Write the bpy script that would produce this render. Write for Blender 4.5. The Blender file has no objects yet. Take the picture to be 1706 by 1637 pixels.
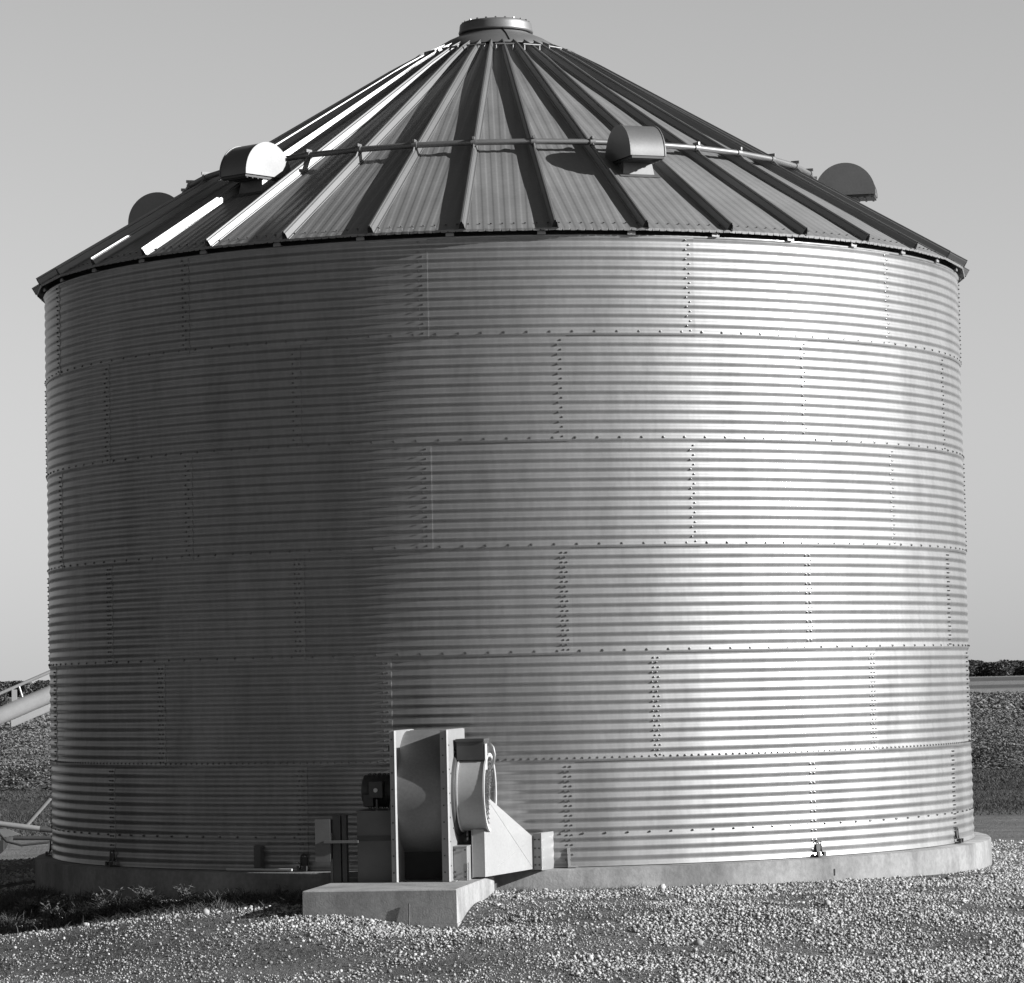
import bpy, math, random
import numpy as np
from mathutils import Vector, Matrix

S = bpy.context.scene
COL = S.collection
R_ = math.radians
random.seed(4)
rng = np.random.default_rng(7)

# ------------------------------------------------------------------ camera
cam_d = bpy.data.cameras.new("camera")
cam = bpy.data.objects.new("camera", cam_d)
COL.objects.link(cam)
cam_d.sensor_width = 36.0
cam_d.lens = 36.0 * 5632.7 / 1706.0
cam_d.clip_start = 0.5
cam_d.clip_end = 20000
cam.matrix_world = (Matrix.Translation((0, -40.821, 1.9354)) @ Matrix.Rotation(-0.00188, 4, 'Z')
                    @ Matrix.Rotation(math.pi / 2 + 0.05626, 4, 'X') @ Matrix.Rotation(-0.0215, 4, 'Z'))
S.camera = cam

# ------------------------------------------------------------------ sky, sun, exposure
SUN_AZ, SUN_EL = 75.0, 20.0        # azimuth to the right of the direction towards the camera
sd = Vector((math.sin(R_(SUN_AZ)) * math.cos(R_(SUN_EL)), -math.cos(R_(SUN_AZ)) * math.cos(R_(SUN_EL)), math.sin(R_(SUN_EL))))
W = bpy.data.worlds.new("World")
S.world = W
W.use_nodes = True
wn, wl = W.node_tree.nodes, W.node_tree.links
bg = wn['Background']
sky = wn.new('ShaderNodeTexSky')
sky.sky_type = 'NISHITA'
sky.sun_disc = False
sky.sun_elevation = R_(SUN_EL)
sky.sun_rotation = R_(180 - SUN_AZ)
sky.air_density = 2.0
sky.dust_density = 0.0
bw = wn.new('ShaderNodeRGBToBW')    # the photograph is black and white
wl.new(sky.outputs[0], bw.inputs[0])
# sky overhead dimmed as by a red filter, added to deepen the shade
tcw = wn.new('ShaderNodeTexCoord'); spw = wn.new('ShaderNodeSeparateXYZ'); zen = wn.new('ShaderNodeMapRange'); mlw = wn.new('ShaderNodeMath')
zen.interpolation_type = 'SMOOTHSTEP'
zen.inputs['From Min'].default_value = 0.18; zen.inputs['From Max'].default_value = 0.6
zen.inputs['To Min'].default_value = 1.0; zen.inputs['To Max'].default_value = 0.35
mlw.operation = 'MULTIPLY'
wl.new(tcw.outputs['Generated'], spw.inputs[0]); wl.new(spw.outputs[2], zen.inputs[0])
wl.new(bw.outputs[0], mlw.inputs[0]); wl.new(zen.outputs[0], mlw.inputs[1])
# added dimming of the unseen sky left of the view, darkening the bin wall
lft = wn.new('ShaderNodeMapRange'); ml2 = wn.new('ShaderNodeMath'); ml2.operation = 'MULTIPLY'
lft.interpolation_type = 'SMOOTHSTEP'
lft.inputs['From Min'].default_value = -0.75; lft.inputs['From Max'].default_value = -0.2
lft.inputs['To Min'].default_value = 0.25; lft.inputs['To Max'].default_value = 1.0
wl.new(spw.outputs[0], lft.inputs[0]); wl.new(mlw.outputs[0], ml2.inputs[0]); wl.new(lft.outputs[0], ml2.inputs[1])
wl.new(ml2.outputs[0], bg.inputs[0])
bg.inputs[1].default_value = 0.060
sun_d = bpy.data.lights.new("sun", 'SUN')
sun_d.energy = 5.0
sun_d.angle = R_(0.5)
sun_d.color = (1, 1, 1)
sun = bpy.data.objects.new("sun", sun_d)
COL.objects.link(sun)
sun.rotation_euler = (-sd).to_track_quat('-Z', 'Y').to_euler()
S.view_settings.view_transform = 'Standard'
S.view_settings.look = 'None'
S.view_settings.exposure = 0.88
S.view_settings.gamma = 1.0

# ------------------------------------------------------------------ materials
def mat(name, base, rough=0.6, metal=0.0, var=0.15, scale=3.0, bump=0.0, bscale=20.0, rvar=0.0,
        island=0.0, stretch=(1, 1, 1), fine=0.0, spec=0.5, stain=None, objvar=0.0, core=None):
    m = bpy.data.materials.new(name)
    m.use_nodes = True
    nt = m.node_tree
    N, L = nt.nodes, nt.links
    b = N['Principled BSDF']
    b.inputs['Roughness'].default_value = rough
    b.inputs['Metallic'].default_value = metal
    b.inputs['Specular IOR Level'].default_value = spec
    tc = N.new('ShaderNodeTexCoord')
    mp = N.new('ShaderNodeMapping')
    mp.inputs['Scale'].default_value = stretch
    L.new(tc.outputs['Object'], mp.inputs['Vector'])
    n1 = N.new('ShaderNodeTexNoise')
    n1.inputs['Scale'].default_value = scale
    n1.inputs['Detail'].default_value = 5
    L.new(mp.outputs[0], n1.inputs['Vector'])
    mr = N.new('ShaderNodeMapRange')
    mr.inputs['From Min'].default_value = 0.3
    mr.inputs['From Max'].default_value = 0.7
    mr.inputs['To Min'].default_value = base * (1 - var)
    mr.inputs['To Max'].default_value = base * (1 + var)
    L.new(n1.outputs[0], mr.inputs[0])
    out = mr.outputs[0]
    def mul(o, src):
        q = N.new('ShaderNodeMath'); q.operation = 'MULTIPLY'
        L.new(o, q.inputs[0]); L.new(src, q.inputs[1])
        return q.outputs[0]
    def rng_node(src, a, c, lo=0.0, hi=1.0):
        q = N.new('ShaderNodeMapRange')
        q.inputs['From Min'].default_value = lo; q.inputs['From Max'].default_value = hi
        q.inputs['To Min'].default_value = a; q.inputs['To Max'].default_value = c
        L.new(src, q.inputs[0])
        return q.outputs[0]
    if island:
        g = N.new('ShaderNodeNewGeometry')
        out = mul(out, rng_node(g.outputs['Random Per Island'], 1 - island, 1 + island))
    if objvar:
        oi = N.new('ShaderNodeObjectInfo')
        out = mul(out, rng_node(oi.outputs['Random'], 1 - objvar, 1 + objvar))
    if fine:
        n2 = N.new('ShaderNodeTexNoise')
        n2.inputs['Scale'].default_value = scale * 14
        n2.inputs['Detail'].default_value = 3
        L.new(mp.outputs[0], n2.inputs['Vector'])
        out = mul(out, rng_node(n2.outputs[0], 1 - fine, 1 + fine, 0.3, 0.7))
    if stain:
        n3 = N.new('ShaderNodeTexNoise')
        n3.inputs['Scale'].default_value = stain[0]
        n3.inputs['Detail'].default_value = 7
        n3.inputs['Roughness'].default_value = 0.65
        mp3 = N.new('ShaderNodeMapping')
        mp3.inputs['Scale'].default_value = stain[2]
        L.new(tc.outputs['Object'], mp3.inputs['Vector'])
        L.new(mp3.outputs[0], n3.inputs['Vector'])
        out = mul(out, rng_node(n3.outputs[0], stain[1], 1.0, 0.35, 0.55))
    cc = N.new('ShaderNodeCombineColor')
    for k in range(3):
        L.new(out, cc.inputs[k])
    L.new(cc.outputs[0], b.inputs['Base Color'])
    if rvar:
        L.new(rng_node(n1.outputs[0], rough - rvar, rough + rvar, 0.3, 0.7), b.inputs['Roughness'])
    if bump:
        nb = N.new('ShaderNodeTexNoise')
        nb.inputs['Scale'].default_value = bscale
        nb.inputs['Detail'].default_value = 6
        L.new(tc.outputs['Object'], nb.inputs['Vector'])
        bp = N.new('ShaderNodeBump')
        bp.inputs['Strength'].default_value = 1.0
        bp.inputs['Distance'].default_value = bump
        L.new(nb.outputs[0], bp.inputs['Height'])
        L.new(bp.outputs[0], b.inputs['Normal'])
    if core:        # part of the zinc is smoother and mirrors the sun more tightly
        b2 = N.new('ShaderNodeBsdfPrincipled')
        b2.inputs['Metallic'].default_value = 1.0
        b2.inputs['Roughness'].default_value = core[0]
        L.new(cc.outputs[0], b2.inputs['Base Color'])
        if bump: L.new(bp.outputs[0], b2.inputs['Normal'])
        mx = N.new('ShaderNodeMixShader')
        mx.inputs[0].default_value = core[1]
        L.new(b.outputs[0], mx.inputs[1]); L.new(b2.outputs[0], mx.inputs[2])
        L.new(mx.outputs[0], N['Material Output'].inputs['Surface'])
    return m

M = dict(
    wall=mat('galvanized_wall', 0.355, 0.60, 0.86, 0.07, 1.3, rvar=0.012, fine=0.06, stretch=(1, 1, 0.35), bump=0.0006, bscale=2.6, objvar=0.035, core=(0.21, 0.38), stain=(2.2, 0.86, (1, 1, 0.12))),
    roof=mat('galvanized_roof', 0.22, 0.5, 0.35, 0.08, 1.5, rvar=0.05, fine=0.05),
    rib=mat('galvanized_rib', 0.23, 0.45, 0.7, 0.06, 1.5),
    vent=mat('galvanized_vent', 0.20, 0.5, 0.6, 0.08, 3, fine=0.05),
    bolt=mat('zinc_bolt', 0.17, 0.32, 0.9, 0.05, 5),
    dark=mat('gap_shade', 0.03, 0.8, 0.0, 0.2, 5),
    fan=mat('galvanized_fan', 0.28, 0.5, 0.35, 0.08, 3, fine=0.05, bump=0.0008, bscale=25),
    fansunlit=mat('sunlit_galvanized', 0.33, 0.45, 0.3, 0.06, 3, fine=0.05, bump=0.0008, bscale=18),  # lighter copy of the fan steel, sunlight put into its colour
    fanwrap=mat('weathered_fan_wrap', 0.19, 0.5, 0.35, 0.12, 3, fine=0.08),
    fandark=mat('dark_painted_steel_and_shade', 0.04, 0.5, 0.0, 0.2, 4),
    box=mat('grey_enclosure', 0.10, 0.5, 0.1, 0.1, 5),
    black=mat('black_rubber_and_shade', 0.02, 0.8, 0.0, 0.2, 8),
    concrete=mat('concrete', 0.22, 0.9, 0.0, 0.18, 1.4, bump=0.004, bscale=40, fine=0.12, stain=(1.8, 0.62, (1, 1, 0.3)), spec=0.2),
    padcon=mat('pad_concrete', 0.28, 0.9, 0.0, 0.16, 1.8, bump=0.0018, bscale=60, fine=0.12, stain=(3.0, 0.70, (1, 1, 0.5)), spec=0.2),
    stone=mat('river_stone', 0.29, 0.8, 0.0, 0.25, 30, island=0.6, spec=0.3),
    grass=mat('dry_grass', 0.075, 0.7, 0.0, 0.25, 2, island=0.5, spec=0.2),
    weed=mat('weed', 0.15, 0.7, 0.0, 0.25, 2, island=0.5, spec=0.3),
    crop=mat('crop_leaf', 0.17, 0.7, 0.0, 0.25, 0.2, island=0.2, spec=0.3),
    canopy=mat('crop_canopy', 0.12, 0.8, 0.0, 0.3, 1.5, bump=0.1, bscale=3, spec=0.1),
    tree=mat('tree_leaf', 0.095, 0.8, 0.0, 0.3, 0.3, island=0.3, spec=0.2),
    rough=mat('rough_green_grass', 0.07, 0.8, 0.0, 0.25, 0.6, island=0.35, spec=0.1),
    bush=mat('bush_leaf', 0.15, 0.8, 0.0, 0.2, 0.3, island=0.2, spec=0.1),
    bark=mat('bark', 0.08, 0.9, 0.0, 0.3, 5),
    auger=mat('auger_paint', 0.60, 0.45, 0.1, 0.08, 3, fine=0.04),
    white=mat('pale_steel', 0.5, 0.4, 0.1, 0.06, 4),
    rust=mat('rusty_rod', 0.10, 0.8, 0.3, 0.3, 20),
)

# ------------------------------------------------------------------ mesh helper
class MB:
    def __init__(self):
        self.v, self.f, self.mi, self.sm = [], [], [], []
    def add(self, vs, fs, mi=0, smooth=False):
        o = len(self.v)
        self.v.extend([tuple(p) for p in vs])
        for q in fs:
            self.f.append([i + o for i in q]); self.mi.append(mi); self.sm.append(smooth)
        return self
    def box(self, a, b, mi=0, xf=None):
        x0, y0, z0 = a; x1, y1, z1 = b
        vs = [Vector(p) for p in ((x0, y0, z0), (x1, y0, z0), (x1, y1, z0), (x0, y1, z0), (x0, y0, z1), (x1, y0, z1), (x1, y1, z1), (x0, y1, z1))]
        if xf: vs = [xf @ p for p in vs]
        return self.add(vs, [(0, 3, 2, 1), (4, 5, 6, 7), (0, 1, 5, 4), (1, 2, 6, 5), (2, 3, 7, 6), (3, 0, 4, 7)], mi)
    def tube(self, pts, r, n=10, mi=0, cap=True, smooth=True):
        pts = [Vector(p) for p in pts]
        rs = r if isinstance(r, (list, tuple)) else [r] * len(pts)
        vs = []
        up = None
        for i, p in enumerate(pts):
            t = (pts[min(i + 1, len(pts) - 1)] - pts[max(i - 1, 0)]).normalized()
            if up is None:
                up = Vector((0, 0, 1)) if abs(t.z) < .9 else Vector((0, 1, 0))
            a = t.cross(up).normalized(); b = a.cross(t).normalized(); up = b
            for k in range(n):
                q = 2 * math.pi * k / n
                vs.append(p + (a * math.cos(q) + b * math.sin(q)) * rs[i])
        fs = [(i * n + k, i * n + (k + 1) % n, (i + 1) * n + (k + 1) % n, (i + 1) * n + k) for i in range(len(pts) - 1) for k in range(n)]
        self.add(vs, fs, mi, smooth)
        if cap:
            m = len(pts) - 1
            self.add(vs[:n], [tuple(range(n - 1, -1, -1))], mi)
            self.add(vs[m * n:], [tuple(range(n))], mi)
        return self
    def lathe(self, prof, n=64, a0=0.0, a1=2 * math.pi, mi=0, smooth=True):
        full = abs(a1 - a0 - 2 * math.pi) < 1e-6
        c = n if full else n + 1
        vs = []
        for k in range(c):
            a = a0 + (a1 - a0) * k / n
            for r, z in prof:
                vs.append((r * math.sin(a), -r * math.cos(a), z))
        m = len(prof)
        fs = []
        for k in range(n):
            k2 = (k + 1) % c
            for j in range(m - 1):
                fs.append((k * m + j, k2 * m + j, k2 * m + j + 1, k * m + j + 1))
        return self.add(vs, fs, mi, smooth)
    def build(self, name, mats, parent=None, autosmooth=None):
        me = bpy.data.meshes.new(name)
        me.from_pydata(self.v, [], self.f)
        if not isinstance(mats, (list, tuple)): mats = [mats]
        for m in mats: me.materials.append(M[m] if isinstance(m, str) else m)
        me.polygons.foreach_set('material_index', self.mi)
        me.polygons.foreach_set('use_smooth', self.sm)
        me.update()
        return link(name, me, parent)

def link(name, me, parent=None):
    o = bpy.data.objects.new(name, me)
    COL.objects.link(o)
    if parent: o.parent = parent
    return o

def np_mesh(name, verts, faces, m, smooth=False, parent=None):
    k = faces.shape[1]
    me = bpy.data.meshes.new(name)
    me.vertices.add(len(verts)); me.vertices.foreach_set('co', verts.astype(np.float32).ravel())
    me.loops.add(faces.size); me.loops.foreach_set('vertex_index', faces.astype(np.int32).ravel())
    me.polygons.add(len(faces)); me.polygons.foreach_set('loop_start', np.arange(0, faces.size, k, dtype=np.int32))
    me.polygons.foreach_set('use_smooth', np.full(len(faces), smooth))
    me.materials.append(M[m] if isinstance(m, str) else m)
    me.update(calc_edges=True)
    return link(name, me, parent)

def tag(o, label, cat, group=None):
    o['label'] = label; o['category'] = cat
    if group: o['group'] = group
    return o

def empty(name, loc=(0, 0, 0), rz=0.0):
    o = bpy.data.objects.new(name, None)
    COL.objects.link(o)
    o.location = loc; o.rotation_euler = (0, 0, rz)
    o.empty_display_size = 0.3
    return o

# ------------------------------------------------------------------ ground
def ss(a, b, x):
    t = np.clip((x - a) / (b - a), 0, 1)
    return t * t * (3 - 2 * t)
def vnoise(x, y, s, seed=0):
    """value noise, numpy"""
    x = np.asarray(x) / s; y = np.asarray(y) / s
    xi = np.floor(x).astype(np.int64); yi = np.floor(y).astype(np.int64)
    fx = x - xi; fy = y - yi
    fx = fx * fx * (3 - 2 * fx); fy = fy * fy * (3 - 2 * fy)
    def h(a, b):
        n = (a * 374761393 + b * 668265263 + seed * 1274126177) & 0xffffffff
        n = ((n ^ (n >> 13)) * 1274126177) & 0xffffffff
        return ((n ^ (n >> 16)) & 0xffff) / 65535.0
    return (h(xi, yi) * (1 - fx) + h(xi + 1, yi) * fx) * (1 - fy) + (h(xi, yi + 1) * (1 - fx) + h(xi + 1, yi + 1) * fx) * fy
PADC = (-0.555, -8.2)
def ground_z(x, y):
    x = np.asarray(x, float); y = np.asarray(y, float)
    rho = np.hypot(x, y)
    z = -0.22 - 0.05 * ss(1.2, 2.6, -x) * (y < 0) - 0.11 * np.clip(x / 5.8, 0, 1) ** 2 - 0.10 * np.clip(-x / 5.8, 0, 1) ** 2
    z = z - 0.32 * ss(7.6, 13.0, rho) - 0.20 * ss(2.7, 5.4, -x) * ss(5.7, 7.2, rho) * (1 - ss(0, 5, y))
    z = np.where(rho > 11, np.maximum(z, -0.62), z)
    far = ss(10, 16, rho)
    z = z * (1 - far) + (-0.60) * far
    near = 1 - ss(14, 24, rho)
    z = z + near * (0.05 * (vnoise(x, y, 1.3, 1) - .5) + 0.03 * (vnoise(x, y, .45, 2) - .5)) * ss(5.7, 6.6, rho)
    z = z + (1 - near) * 0.06 * (vnoise(x, y, 5, 3) - .5) * (1 - ss(60, 120, rho))
    # low spot at the front right corner of the fan pad
    d = np.hypot((x - (-0.55)) * .8, (y + 8.4) * .8)
    z = z - 0.19 * np.exp(-(d / .75) ** 2)
    return z
def axis(fine0, fine1, st, lo, hi):
    a = list(np.arange(fine0, fine1 + 1e-6, st))
    s = st; p = fine1
    while p < hi:
        s *= 1.25; p += s; a.append(p)
    s = st; p = fine0
    while p > lo:
        s *= 1.25; p -= s; a.insert(0, p)
    return np.array(a)
gx = axis(-12, 14, .2, -9000, 9000); gy = axis(-17, 16, .2, -300, 12000)
GX, GY = np.meshgrid(gx, gy)
GZ = ground_z(GX, GY)
nx, ny = len(gx), len(gy)
idx = np.arange(nx * ny).reshape(ny, nx)
gf = np.stack([idx[:-1, :-1].ravel(), idx[:-1, 1:].ravel(), idx[1:, 1:].ravel(), idx[1:, :-1].ravel()], 1)

def ground_mat():
    m = bpy.data.materials.new('ground_soil'); m.use_nodes = True
    N, L = m.node_tree.nodes, m.node_tree.links
    b = N['Principled BSDF']; b.inputs['Roughness'].default_value = .95; b.inputs['Specular IOR Level'].default_value = .1
    tc = N.new('ShaderNodeTexCoord'); sp = N.new('ShaderNodeSeparateXYZ')
    L.new(tc.outputs['Object'], sp.inputs[0])
    def noise(s, d=5, st=(1, 1, 1)):
        mp = N.new('ShaderNodeMapping'); mp.inputs['Scale'].default_value = st
        L.new(tc.outputs['Object'], mp.inputs[0])
        n = N.new('ShaderNodeTexNoise'); n.inputs['Scale'].default_value = s; n.inputs['Detail'].default_value = d
        L.new(mp.outputs[0], n.inputs['Vector']); return n.outputs[0]
    def math_(op, a, c):
        q = N.new('ShaderNodeMath'); q.operation = op
        for k, s in enumerate((a, c)):
            if isinstance(s, (int, float)): q.inputs[k].default_value = s
            else: L.new(s, q.inputs[k])
        return q.outputs[0]
    # strips of land running across the view: the distance is in log metres so far strips stay sharp
    wob = math_('MULTIPLY', math_('SUBTRACT', noise(.08, 3), .5), 0.10)
    lg = math_('ADD', math_('LOGARITHM', math_('MAXIMUM', math_('ADD', sp.outputs[1], 40.8), 1.0), 10.0), wob)
    mr = N.new('ShaderNodeMapRange')
    mr.inputs['From Min'].default_value = 1.0; mr.inputs['From Max'].default_value = 4.0
    L.new(lg, mr.inputs[0])
    cr = N.new('ShaderNodeValToRGB'); cr.color_ramp.interpolation = 'LINEAR'
    def P(d): return (math.log10(d) - 1) / 3
    stops = [(20, .125), (44, .125), (46, .16), (58, .15), (62, .065), (80, .055), (90, .06), (330, .06), (345, .22), (505, .22), (520, .10), (640, .10), (660, .20), (900, .20), (930, .09), (1500, .10), (1600, .21), (2500, .21)]
    el = cr.color_ramp.elements
    el[0].position = P(stops[0][0]); el[0].color = (stops[0][1],) * 3 + (1,)
    el[1].position = P(stops[-1][0]); el[1].color = (stops[-1][1],) * 3 + (1,)
    for d, v in stops[1:-1]:
        e = el.new(P(d)); e.color = (v, v, v, 1)
    L.new(mr.outputs[0], cr.inputs[0])
    v = math_('MULTIPLY', cr.outputs[0], math_('ADD', .45, math_('MULTIPLY', noise(1.2, 8, (1, 1, 1)), 1.1)))
    v = math_('MULTIPLY', v, math_('ADD', .6, math_('MULTIPLY', noise(.9, 4, (.25, 2.0, 1)), .8)))
    v = math_('MULTIPLY', v, math_('ADD', .55, math_('MULTIPLY', noise(38, 4), .9)))
    L.new(v, b.inputs['Base Color'])
    bp = N.new('ShaderNodeBump'); bp.inputs['Strength'].default_value = 1; bp.inputs['Distance'].default_value = .05
    L.new(math_('ADD', noise(16, 8), math_('MULTIPLY', noise(80, 4), .5)), bp.inputs['Height']); L.new(bp.outputs[0], b.inputs['Normal'])
    return m
g = np_mesh('ground', np.stack([GX.ravel(), GY.ravel(), GZ.ravel()], 1), gf, ground_mat(), True)
g['kind'] = 'structure'

# ------------------------------------------------------------------ grain bin
BR = 5.486          # wall radius
RH = 1.1176         # height of one ring of sheets
PITCH = RH / 11
BIN = tag(empty('grain_bin'), 'large round corrugated galvanized steel grain bin with conical ribbed roof', 'grain bin')

def wall_r(z):
    return BR + 0.0060 * np.cos(2 * np.pi * z / PITCH)

def bolt(mb, th, z, r, s=1.0):
    s *= .85
    """washer and hex head standing out of the wall at angle th"""
    c = Vector((r * math.sin(th), -r * math.cos(th), z))
    n = Vector((math.sin(th), -math.cos(th), 0)); t = Vector((math.cos(th), math.sin(th), 0)); u = Vector((0, 0, 1))
    def ring(rad, h, k=6):
        return [c + n * h + (t * math.cos(q) + u * math.sin(q)) * rad for q in [2 * math.pi * i / k for i in range(k)]]
    vs = ring(.017 * s, -.004) + ring(.016 * s, .005) + ring(.010 * s, .006) + ring(.009 * s, .012)
    fs = []
    for j in range(3):
        fs += [(j * 6 + i, j * 6 + (i + 1) % 6, (j + 1) * 6 + (i + 1) % 6, (j + 1) * 6 + i) for i in range(6)]
    fs.append(tuple(18 + i for i in range(6)))
    mb.add(vs, fs, 1)

def sheet_mesh(ring):
    """one curved wall sheet, centred on angle 0 .. 30 degrees; ring 0 is the lowest"""
    mb = MB()
    z0 = ring * RH - (0.028 if ring else 0); z1 = (ring + 1) * RH
    if ring == 5: z1 = 6.622
    nz = int(round((z1 - z0) / PITCH * 12)); nt = 24
    a0, a1 = 0.0, R_(30) + 0.008
    zs = np.linspace(z0, z1, nz + 1)
    vs = []
    for i in range(nt + 1):
        u = i / nt
        a = a0 + (a1 - a0) * u
        for j, z in enumerate(zs):
            w = (z - z0) / (z1 - z0)
            r = float(wall_r(z)) + .0065 * u + .0035 * (1 - w)
            vs.append((r * math.sin(a), -r * math.cos(a), z))
    m = nz + 1
    fs = [(i * m + j, (i + 1) * m + j, (i + 1) * m + j + 1, i * m + j + 1) for i in range(nt) for j in range(nz)]
    mb.add(vs, fs, 0, True)
    for e in (0, nt):            # cut edges, kept apart so that they shade crisply
        ev = vs[e * m:(e + 1) * m]
        sh = (BR - .009) / BR
        mb.add(ev + [(p[0] * sh, p[1] * sh, p[2]) for p in ev], [(j, j + 1, m + j + 1, m + j) for j in range(m - 1)], 0)
    # bottom lip
    lv = []
    for i in range(nt + 1):
        a = a0 + (a1 - a0) * i / nt
        r = float(wall_r(z0)) + .0065 * i / nt + .0035
        lv += [(r * math.sin(a), -r * math.cos(a), z0), ((r - .008) * math.sin(a), -(r - .008) * math.cos(a), z0)]
    mb.add(lv, [(2 * i, 2 * i + 1, 2 * i + 3, 2 * i + 2) for i in range(nt)], 0)
    # bolts along the lap at the lower edge
    if ring > 0:
        nb = 36 if ring == 1 else 12
        for k in range(nb):
            bolt(mb, R_(30) * (k + .5) / nb, ring * RH + .012, BR + .010, .85 if nb == 36 else 1.0)
    if ring == 0:
        for k in range(12): bolt(mb, R_(30) * (k + .5) / 12, .345, BR + .008, .8)
    # bolts down the vertical lap (right edge of the sheet)
    cols = (-.012, .028) if ring >= 3 else (-.030, -.008, .022, .044)
    for ci, dx in enumerate(cols):
        zb = z0 + .06
        k = 0
        while True:
            z = (math.floor(z0 / PITCH) + k + (.25 if ci % 2 else .75)) * PITCH
            k += 1
            if z < z0 + .03: continue
            if z > z1 - .04: break
            bolt(mb, R_(30) - .004 + (dx - .02) / BR, z, BR + .006 + .0045, .75)
    return mb

SEAM = {5: -8.56, 4: 6.51, 3: -8.56, 2: 6.51, 1: -13.49, 0: 6.40}
for ring in range(6):
    first = None
    off = SEAM[ring]
    for k in range(-4, 4):
        a = off + 30 * k
        if a + 30 < -99 or a > 99: continue
        if first is None:
            first = sheet_mesh(ring).build('wall_sheet', ['wall', 'bolt'], BIN)
            o = first
        else:
            o = first.copy(); COL.objects.link(o); o.parent = BIN
        o.rotation_euler = (0, 0, R_(a))
# the far side of the wall, one part
zs = np.linspace(0, 6.6, 66 * 4 + 1)
MB().lathe([(float(wall_r(z)) - .004, float(z)) for z in zs], 72, R_(85), R_(275)).build('back_wall', 'wall', BIN)

# roof -----------------------------------------------------------------
ER, EZ = 5.565, 6.685      # eave radius and height of the panel edge
TR, TZ = 0.72, 9.585       # top of the panels
SL = (TZ - EZ) / (ER - TR)
def roof_z(r): return EZ + (ER - r) * SL
nrm = Vector((0, -SL, 1)); nrm = Vector((0, -SL / math.sqrt(1 + SL * SL), 1 / math.sqrt(1 + SL * SL)))
# local frame of a panel whose centre line points to -y
def rp(t, r, h=0.0):
    p = Vector((t, -r, roof_z(r)))
    return p + nrm * h
HALF = math.tan(R_(5.0))
def panel_mesh():
    mb = MB()
    ts = np.linspace(-ER * HALF, ER * HALF, 131)
    vs = []
    P = 0.117
    for t in ts:
        rs = max(TR, abs(t) / HALF)
        ph = (t / P) % 1.0
        h = .0035 * (0.5 + 0.5 * math.tanh(3.2 * math.cos(2 * math.pi * ph)))
        vs += [rp(t, rs, h), rp(t, ER - .0, h)]
    n = len(ts)
    mb.add(vs, [(2 * i, 2 * i + 1, 2 * i + 3, 2 * i + 2) for i in range(n - 1)], 0, True)
    # down-turned lip at the eave, nicked into tabs
    lip = []
    for i, t in enumerate(ts):
        lip += [Vector(vs[2 * i + 1]) , Vector(vs[2 * i + 1]) + Vector((0, .004, -.026 if i % 11 else -.012))]
    mb.add(lip, [(2 * i, 2 * i + 1, 2 * i + 3, 2 * i + 2) for i in range(n - 1)], 0)
    for t in np.arange(-.42, .43, .12):
        p = rp(t, ER - .10, .006)
        a = [p + Vector((math.cos(q) * .011, math.sin(q) * .011, 0)) for q in np.linspace(0, 2 * math.pi, 7)[:-1]]
        b = [q + nrm * .01 for q in a]
        mb.add(a + b, [(i, (i + 1) % 6, 6 + (i + 1) % 6, 6 + i) for i in range(6)] + [tuple(range(6, 12))], 1)
    return mb
def rib_mesh():
    """standing rib along the joint between two panels (profile across t, height h)"""
    prof = [(-.052, .002), (-.050, .008), (-.034, .012), (-.021, .070), (-.010, .077), (-.009, .094), (.009, .094), (.010, .077), (.021, .070), (.034, .012), (.050, .008), (.052, .002)]
    cr = 1 / math.cos(R_(5.0))
    mb = MB()
    st = [(.74, .42, .55), (.92, .78, .8), (1.3, 1, 1), (3.0, 1, 1), (ER + .012, 1, 1)]
    vs = []
    for r, sw, sh in st:
        for t, h in prof:
            base = Vector((0, -r * cr, roof_z(r) ))
            vs.append(base + Vector((t * sw, 0, 0)) + nrm * (h * sh))
    m = len(prof)
    mb.add(vs, [(i * m + j, (i + 1) * m + j, (i + 1) * m + j + 1, i * m + j + 1) for i in range(len(st) - 1) for j in range(m - 1)], 0)
    mb.add(vs[:m], [tuple(range(m))], 0)
    # dark face in the open lower end, painting the shade inside
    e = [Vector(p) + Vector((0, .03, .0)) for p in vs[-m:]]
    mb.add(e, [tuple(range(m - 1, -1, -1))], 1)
    return mb
RIB0 = -4.1
def spin(name, mb, mats, angles, children=()):
    first = None
    outs = []
    for a in angles:
        if first is None:
            first = o = mb.build(name, mats, BIN)
        else:
            o = first.copy(); COL.objects.link(o); o.parent = BIN
        o.rotation_euler = (0, 0, R_(a))
        outs.append(o)
    return outs
ribs_a = [RIB0 + 10 * k for k in range(-9, 11)]
pan_a = [RIB0 + 5 + 10 * k for k in range(-10, 10)]
spin('roof_panel', panel_mesh(), ['roof', 'bolt'], pan_a)
spin('roof_rib', rib_mesh(), ['rib', 'dark'], ribs_a)
# far half of the roof, never seen from the yard
mb = MB()
mb.lathe([(ER, EZ), (TR, TZ)], 36, R_(90), R_(270))
mb.build('back_roof', 'roof', BIN)
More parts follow.
